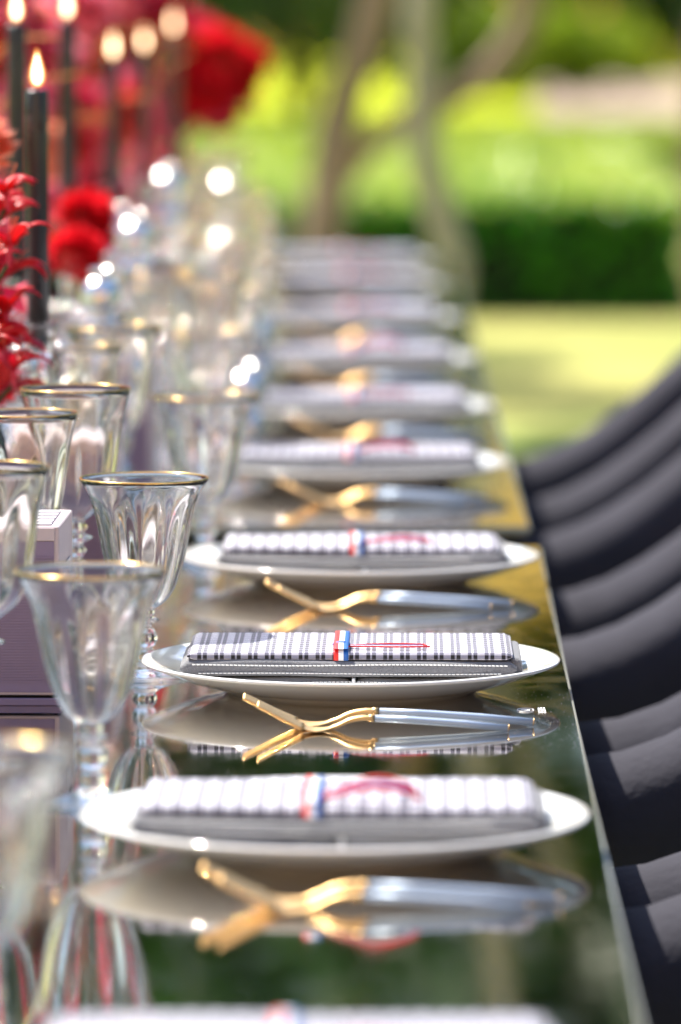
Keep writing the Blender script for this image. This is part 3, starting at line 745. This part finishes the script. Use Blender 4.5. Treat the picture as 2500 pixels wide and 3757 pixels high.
# ------------------------------------------------------------------ flowers
def petal_ball(name, r, n, m, seed, flat=.75, pl=.55):
    rnd = random.Random(seed); parts = []
    for k in range(n):
        z = 1 - (k + .5) / n * 1.75; a = k * 2.39996; s = math.sqrt(max(0, 1 - z * z))
        d = Vector((s * math.cos(a), s * math.sin(a), z * flat)).normalized()
        u = d.cross(Vector((0, 0, 1))); u = u.normalized() if u.length > .01 else Vector((1, 0, 0)); v = u.cross(d)
        tip = (d + v * rnd.uniform(-.1, .25) + u * rnd.uniform(-.1, .1)).normalized() * r * rnd.uniform(.9, 1.08); base = d * r * .25; mid = (base + tip) * .55 - v * r * .06
        w_ = r * .21
        parts.append(([tuple(base), tuple(mid + u * w_), tuple(tip), tuple(mid - u * w_)], [(0, 1, 2), (0, 2, 3)]))
    ic = []; 
    for q in range(7):
        for k in range(10):
            th = math.pi * q / 6; a = k * math.pi / 5; ic.append((r * .62 * math.sin(th) * math.cos(a), r * .62 * math.sin(th) * math.sin(a), r * .55 * math.cos(th)))
    parts.append((ic, [(q * 10 + k, q * 10 + (k + 1) % 10, q * 10 + 10 + (k + 1) % 10, q * 10 + 10 + k) for q in range(6) for k in range(10)]))
    return mesh(name, *join_data(parts), m)
BALLS = {c: petal_ball('bloom', .045, 200, M[c], i) for i, c in enumerate(('red', 'crimson', 'pink', 'coral'))}
def curled_petal(seed, m, L=.034, w=.0070, curl=1.9):
    rnd = random.Random(seed); V, F = [], []
    ang = .25; x, z = 0.0, 0.0; N = 12; nj = 5
    for i in range(N + 1):
        t = i / N; ww = w * math.sin(math.pi * min(1, .12 + .86 * t)) ** .7 * (1 if t < .98 else .5)
        wav = .0008 * math.sin(t * 14 + seed)
        for j in range(nj):
            u = (j / (nj - 1)) * 2 - 1
            V.append((x, u * ww + wav, z - .35 * ww * u * u))
        for j in range(nj):
            u = (j / (nj - 1)) * 2 - 1
            V.append((x, u * ww * .97 + wav, z - .35 * ww * u * u - .0005))
        ang2 = .9 - curl * t * t * 1.2
        x += L / N * math.cos(ang2); z += L / N * math.sin(ang2)
    r = 2 * nj
    for i in range(N):
        for j in range(nj - 1):
            a = i * r + j; F.append((a, a + r, a + r + 1, a + 1)); b = a + nj; F.append((b, b + 1, b + r + 1, b + r))
    for i in range(N):
        a = i * r; F.append((a, a + nj, a + nj + r, a + r)); a = i * r + nj - 1; F.append((a, a + r, a + nj + r, a + nj))
    return mesh('petal', V, F, m, True)
PET = [curled_petal(s, M[c], L * 1.12, .0062, cu) for s, (c, L, cu) in enumerate([('red', .040, 1.9), ('red', .034, 1.4), ('crimson', .038, 2.2), ('red', .030, 1.7)])]
def lily_bloom(t, loc, tilt, az, s, rnd):
    b = obj('bloom', lathe('bloom', [(0, -.018), (.0018, -.016), (.0022, 0), (0, .002)], M['crimson'], 10), t, loc)
    b.rotation_euler = Euler((0, tilt, az)); b.scale = (s, s, s)
    for k in range(6):
        o = obj('petal', PET[rnd.randrange(4)], b, (0, 0, 0), (rnd.uniform(-.25, .25), rnd.uniform(-.2, .2), k * 1.047 + rnd.uniform(-.2, .2)))
    st = [tube_data(catmull([(0, 0, 0), (.010 * math.cos(a), .010 * math.sin(a), .016), (.014 * math.cos(a), .014 * math.sin(a), .022)], 4), .0004, 5) for a in [rnd.uniform(0, 6.28) for _ in range(3)]]
    obj('stamens', mesh('stamens', *join_data(st), M['coral'], True), b)
def arrangement(x, y, blooms, label, seed, lilies=(), twigs=3, foliage=True):
    rnd = random.Random(seed)
    t = empty('flower_arrangement', (x, y, ZT), label, 'flowers', 'red flower arrangements down the table centre')
    obj('vase', lathe('vase', [(0, .001), (.050, .001), (.056, .006), (.060, .05), (.054, .10), (.050, .112), (.046, .112), (.050, .10), (.056, .05), (.052, .010), (0, .009)], M['black'], 40), t)
    stems = []
    for (bx, by, bz, s, c) in blooms:
        o = obj('bloom', BALLS[c], t, (bx - x, by - y, bz), (rnd.uniform(-.8, .8), rnd.uniform(-.8, .8), rnd.uniform(0, 6))); o.scale = (s, s, s)
        stems.append(tube_data(catmull([(rnd.uniform(-.02, .02), rnd.uniform(-.02, .02), .05), ((bx - x) * .4, (by - y) * .4, bz * .6), (bx - x, by - y, bz - .01)], 4), .0016, 6))
    for (bx, by, bz, s) in lilies:
        lily_bloom(t, (bx - x, by - y, bz), rnd.uniform(-.2, .7), rnd.uniform(-1.2, 1.2), s, rnd)
        stems.append(tube_data(catmull([(rnd.uniform(-.02, .02), rnd.uniform(-.02, .02), .05), ((bx - x) * .5, (by - y) * .5, bz * .6), (bx - x, by - y, bz - .012)], 4), .0014, 6))
    obj('stems', mesh('stems', *join_data(stems), M['leafdark'], True), t)
    for k in range(twigs):
        a = rnd.uniform(-.9, .9); h = rnd.uniform(.30, .42)
        P = catmull([(0, 0, .08), (.08 * math.cos(a), .08 * math.sin(a), h * .7), (.12, .15 * math.sin(a), h), (rnd.uniform(.15, .19), .18 * math.sin(a), h + rnd.uniform(0, .03))], 5)
        obj('twig', mesh('twig', *tube_data(P, .0015, 6), M['orange'], True), t)
    if foliage:
        bl = [(rnd.uniform(-.08, .08), rnd.uniform(-.15, .15), rnd.uniform(.14, .34), .07, .09, .07) for _ in range(6)]
        obj('foliage', leaves('foliage', clump_points(bl, 34, seed, .3), .016, M['crimson'], seed), t)
    return t
def votive(x, y, h, label, s=1.0):
    t = empty('votive', (x, y, ZT), label, 'votive holder', 'sparkling cut glass votives', .3)
    pr = [(0, .002), (.030, .002), (.033, .004), (.026, .010), (.010, .016), (.008, h * .55), (.012, h * .6), (.028, h * .7), (.036, h * .84), (.040, h), (.0375, h), (.033, h * .85), (.024, h * .72), (0, h * .66)]
    obj('cup', lathe('cup', pr, M['cut'], 36, lambda i, a: .0016 * math.cos(12 * a) if 7 <= i <= 8 else 0), t)
    bd = []
    for k in range(18):
        a = k * math.pi / 9; v, f = tube_data([(.0405 * math.cos(a), .0405 * math.sin(a), h - .006), (.0405 * math.cos(a), .0405 * math.sin(a), h - .003), (.0405 * math.cos(a), .0405 * math.sin(a), h)], [.002, .0042, .002], 8); bd.append((v, f))
    obj('bead_rim', mesh('bead_rim', *join_data(bd), M['silver'], True), t)
vt = [(30, 4.75, .19, 'nearest cut glass votive under the red lilies'), (200, 5.62, .17, 'low cut glass votive behind the tall wine glasses'), (340, 6.35, .18, 'low cut glass votive among the blurred glasses')]
def glint_ball_stand(x, y, h, label, r=.014):  # stack of silver balls added to throw bright blurred sun glints
    t = empty('glintstand', (x, y, ZT), label, 'glintstand', 'silvered balls added for glints', .3)
    n = max(2, int((h - .03) / (1.75 * r))); st = []
    pr = [(0, .001), (.031, .001), (.033, .003), (.012, .007), (.007, .010)]
    obj('foot', lathe('foot', pr, M['silver'], 36), t)
    for k in range(n):
        c = .010 + r * .85 + k * 1.75 * r
        b = lathe('ball', [(r * math.sin(math.pi * q / 14), c - r * math.cos(math.pi * q / 14)) for q in range(15)], M['silver'], 32); obj('ball', b, t)
    z = .010 + n * 1.75 * r
    obj('cup', lathe('cup', [(0, z - .004), (.006, z - .003), (.009, z + .002), (.0105, z + .008), (.0095, z + .008), (.008, z + .004), (0, z + .001)], M['silver'], 40), t)
for px, z, h, r_, lab in [(585, 6.62, .12, .014, 'silver ball candlestick added between the sixth and seventh plates'), (565, 5.90, .11, .013, 'silver ball candlestick added between the fifth and sixth plates'), (490, 7.45, .19, .016, 'tall silver ball candlestick added between the seventh and eighth plates'),
      (420, 6.75, .17, .015, 'silver ball candlestick added left of the sixth place setting'), (345, 5.95, .17, .013, 'silver ball candlestick added behind the sharp wine glasses'), (520, 8.2, .22, .016, 'tallest silver ball candlestick added by the farthest table'), (590, 7.42, .10, .013, 'short silver ball candlestick added beside the seventh plate'),
      (255, 5.35, .15, .012, 'small silver ball candlestick added behind the nearest tall wine glass'), (455, 7.75, .20, .016, 'tall silver ball candlestick added below the big red bloom'),
      (232, 5.30, .235, .012, 'tall silver ball candlestick added right of the round red blooms'), (310, 6.05, .25, .013, 'silver ball candlestick added below the fourth candle flame'), (385, 6.95, .28, .014, 'silver ball candlestick added below the farthest candle'),
      (150, 4.98, .16, .009, 'little silver ball candlestick added under the nearest candle'),
      (215, 5.08, .13, .007, 'tiny silver ball candlestick added between the tall wine glasses'), (405, 6.1, .15, .010, 'slim silver ball candlestick added beyond the blurred goblet'), (455, 7.08, .18, .011, 'slim silver ball candlestick added among the farthest wine glasses'),
      (270, 6.6, .25, .012, 'silver ball candlestick added under the pink flowers'), (535, 8.05, .17, .012, 'slim silver ball candlestick added near the eighth plate')]:
    glint_ball_stand(dx(px, z), z, h, lab, r_ * 1.6)
for px, z, h, lab in vt: votive(dx(px, z), z, h, lab)
# near arrangement with curled lily-like blooms just entering at the left edge
def hz(py, z): return .505 - (py + 113) * z / 13530
lil = [(dx(px, z), z, hz(py, z), s) for px, py, z, s in [(12, 440, 4.40, .9), (22, 560, 4.33, .95), (14, 715, 4.36, .9), (30, 845, 4.40, .9), (-40, 620, 4.40, 1.1), (-45, 780, 4.35, 1.1), (-28, 900, 4.42, 1.1), (-50, 480, 4.45, 1.1), (-5, 500, 4.46, 1.15), (5, 630, 4.44, 1.1), (-8, 800, 4.46, 1.15), (10, 900, 4.45, 1.0)]]
bm_ = [(dx(px, z), z, hz(py, z), s, c) for px, py, z, s, c in [(-90, 520, 4.5, .9, 'crimson'), (-100, 750, 4.5, 1.0, 'red'), (-60, 900, 4.55, .8, 'red'), (-70, 350, 4.6, .9, 'coral')]]
arrangement(-.37, 4.5, bm_, 'red curly petalled lilies at the left edge beside the nearest candle', 1, lil, 0, True)
def scatter(y, x0, x1, h0, h1, n, seed, cols, dy=.2, s0=.6, s1=1.0):
    rnd = random.Random(seed)
    return [(rnd.uniform(x0, x1), y + rnd.uniform(-dy, dy), rnd.uniform(h0, h1), rnd.uniform(s0, s1), rnd.choice(cols)) for _ in range(n)]
arr = [
    (-.44, 5.60, scatter(5.6, -.52, -.335, .24, .52, 22, 2, ['coral', 'coral', 'pink', 'red'], .15) + [(dx(195, 5.5), 5.5, hz(500, 5.5), .75, 'red'), (dx(180, 5.5), 5.45, hz(575, 5.5), .65, 'red'), (dx(215, 5.5), 5.56, hz(560, 5.5), .5, 'crimson')], 'coral and red flowers behind the two nearest candles'),
    (-.42, 6.30, scatter(6.35, -.50, -.318, .20, .54, 30, 3, ['pink', 'pink', 'coral', 'pink', 'red'], .15), 'pink and coral flowers just beyond the third candle'),
    (-.40, 7.05, scatter(7.05, -.48, -.295, .16, .54, 34, 4, ['pink', 'pink', 'red', 'crimson', 'pink'], .15), 'pink and crimson flowers beyond the fourth candle'),
    (-.36, 7.85, scatter(7.75, -.44, -.27, .16, .56, 30, 5, ['crimson', 'red', 'pink', 'pink'], .12), 'crimson flowers between the two pale blurred flames'),
    (-.34, 8.6, scatter(8.55, -.42, -.22, .26, .60, 36, 6, ['crimson', 'red', 'pink', 'crimson', 'pink'], .15) + [(dx(x, 8.5), 8.5 + a, hz(y, 8.5), s, c) for x, y, a, s, c in [(500, 130, 0, 1.15, 'red'), (560, 150, .05, .9, 'red'), (470, 200, -.03, 1.1, 'red'), (540, 215, .04, .95, 'red'), (500, 255, 0, .8, 'crimson'), (450, 100, .06, 1.1, 'crimson'), (430, 170, .05, .95, 'red')]], 'tallest arrangement with the big round red bloom against the green'),
]
for k, (x, y, b, lab) in enumerate(arr): arrangement(x, y, b, lab, 20 + k, (), 2, True)

# ------------------------------------------------------------------ chairs
def tub_chair_meshes():
    d = {}
    # U-shaped shell; local origin under the middle of the arms' front, x away from the table
    path = []
    hw, x_s, x_b = .265, .32, .32
    n1, n2 = 10, 22
    for k in range(n1): path.append((k / n1 * x_s, -hw))
    for k in range(n2 + 1):
        a = -math.pi / 2 + math.pi * k / n2; path.append((x_s + .27 * math.cos(a), hw * math.sin(a)))
    for k in range(1, n1 + 1): path.append((x_s - k / n1 * x_s, hw))
    n = len(path)
    def top(x): return .668 + .29 * (lambda t: t * t * (3 - 2 * t))(min(1, max(0, x) / .46))
    V, F = [], []; cs_n = 14
    for i, (x, y) in enumerate(path):
        a, b = path[max(i - 1, 0)], path[min(i + 1, n - 1)]; t = Vector((b[0] - a[0], b[1] - a[1], 0)).normalized(); nr = Vector((t.y, -t.x, 0))
        th = .052; T = top(x); B = .30
        flare = .03 * (T - .6) / .25
        endf = 1.0
        prof = [(-th, B), (-th * 1.0, (B + T) / 2), (-th * 1.1, T - .065)]
        for k in range(1, 8):
            g = math.pi - math.pi * k / 8; prof.append((th * 1.2 * math.cos(g), T - .055 + .055 * math.sin(g)))
        prof += [(th * 1.1, T - .065), (th, (B + T) / 2), (th * .9, B), (0, B - .01)]
        for (o, z) in prof: V.append((x + nr.x * (o + flare * max(0, z - .5)), y + nr.y * (o + flare * max(0, z - .5)), z))
    m = len(prof)
    for i in range(n - 1):
        for k in range(m): l = (k + 1) % m; F.append((i * m + k, i * m + l, (i + 1) * m + l, (i + 1) * m + k))
    F.append(tuple(range(m))[::-1]); F.append(tuple((n - 1) * m + k for k in range(m)))
    d['shell'] = mesh('backrest', V, F, M['velvet'], True)
    me = boxm('seat', .0, .53, -.225, .225, .34, .47, M['velvet'], .035, 4)
    d['seat'] = me
    d['piping'] = mesh('piping', *join_data([tube_data([(x, y, top(x) - .055) for x, y in [(p[0], p[1] + (-.040 if p[1] < 0 else .040)) for p in path[:n1]]], .004, 6)]), M['velvet'], True)
    d['leg'] = mesh('leg', *tube_data([(0, 0, 0), (0, 0, .335)], [.012, .019], 12), M['black'], True)
    return d
CH = tub_chair_meshes()
def chair(x, y, label, rz):
    t = empty('tub_chair', (x, y, 0), label, 'chair', 'charcoal tub chairs drawn up to the tables', rz)
    obj('backrest', CH['shell'], t); obj('seat', CH['seat'], t)
    for lx, ly in ((.06, -.2), (.06, .2), (.46, -.15), (.46, .15)): obj('leg', CH['leg'], t, (lx, ly, 0))
for y, lab, r in [(2.58, 'nearest charcoal tub chair, at the bottom right corner', 0), (3.30, 'charcoal tub chair beside the second plate from the front', .5), (4.0, 'charcoal tub chair beside the sharp plate', -1),
               (4.72, 'charcoal tub chair beside the fourth plate, level with the table gap', .8), (5.62, 'charcoal tub chair, first beyond the dark gap', 0), (6.52, 'farthest charcoal tub chair, its arm curving up against the lawn', -1)]:
    ex = (.1565 + SA * (y - 4)) if y < 5 else (.1654 + SB * (y - 5.156))
    chair(ex + .012, y, lab, R(r))

# ------------------------------------------------------------------ dust and maker's mark on the near mirror
rnd = random.Random(9); sp = []
for k in range(420):
    x = rnd.uniform(-.13, .15); y = rnd.uniform(3.2, 4.4)
    if k < 200: x = rnd.uniform(.10, .155); y = rnd.uniform(3.7, 4.0)
    s = rnd.uniform(.00008, .00028)
    sp.append(([(x - s, y, ZT + .0002), (x, y - s, ZT + .0002), (x + s, y, ZT + .0002), (x, y + s, ZT + .0002), (x, y, ZT + .0002 + s)], [(0, 1, 4), (1, 2, 4), (2, 3, 4), (3, 0, 4)]))
du = obj('dust', mesh('dust', *join_data(sp), M['paper'])); tag(du, 'fine pale dust specks scattered on the near mirror', 'dust', kind='stuff')
def mark():
    t = empty('etched_mark', (.1235, 3.895, ZT + .0003), 'small white etched maker mark near the mirror edge', 'mark')
    P = [(.0055 * math.cos(a), .009 * math.sin(a), 0) for a in [2 * math.pi * k / 24 for k in range(25)]]
    obj('etched_oval', mesh('etched_oval', *tube_data(P, .0004, 5, cap=False), M['hem']), t)
    st = [box_data(-.003, .003, -.003, .003, 0, .0002)]
    obj('oval_centre', mesh('oval_centre', *join_data(st), M['hem']), t)
    st = [box_data(.0085 + .0018 * (k % 3), .0097 + .0018 * (k % 3), -.016 + .0075 * (k // 3), -.0105 + .0075 * (k // 3), 0, .0002) for k in range(12)]
    obj('etched_letters', mesh('etched_letters', *join_data(st), M['hem']), t)
mark()
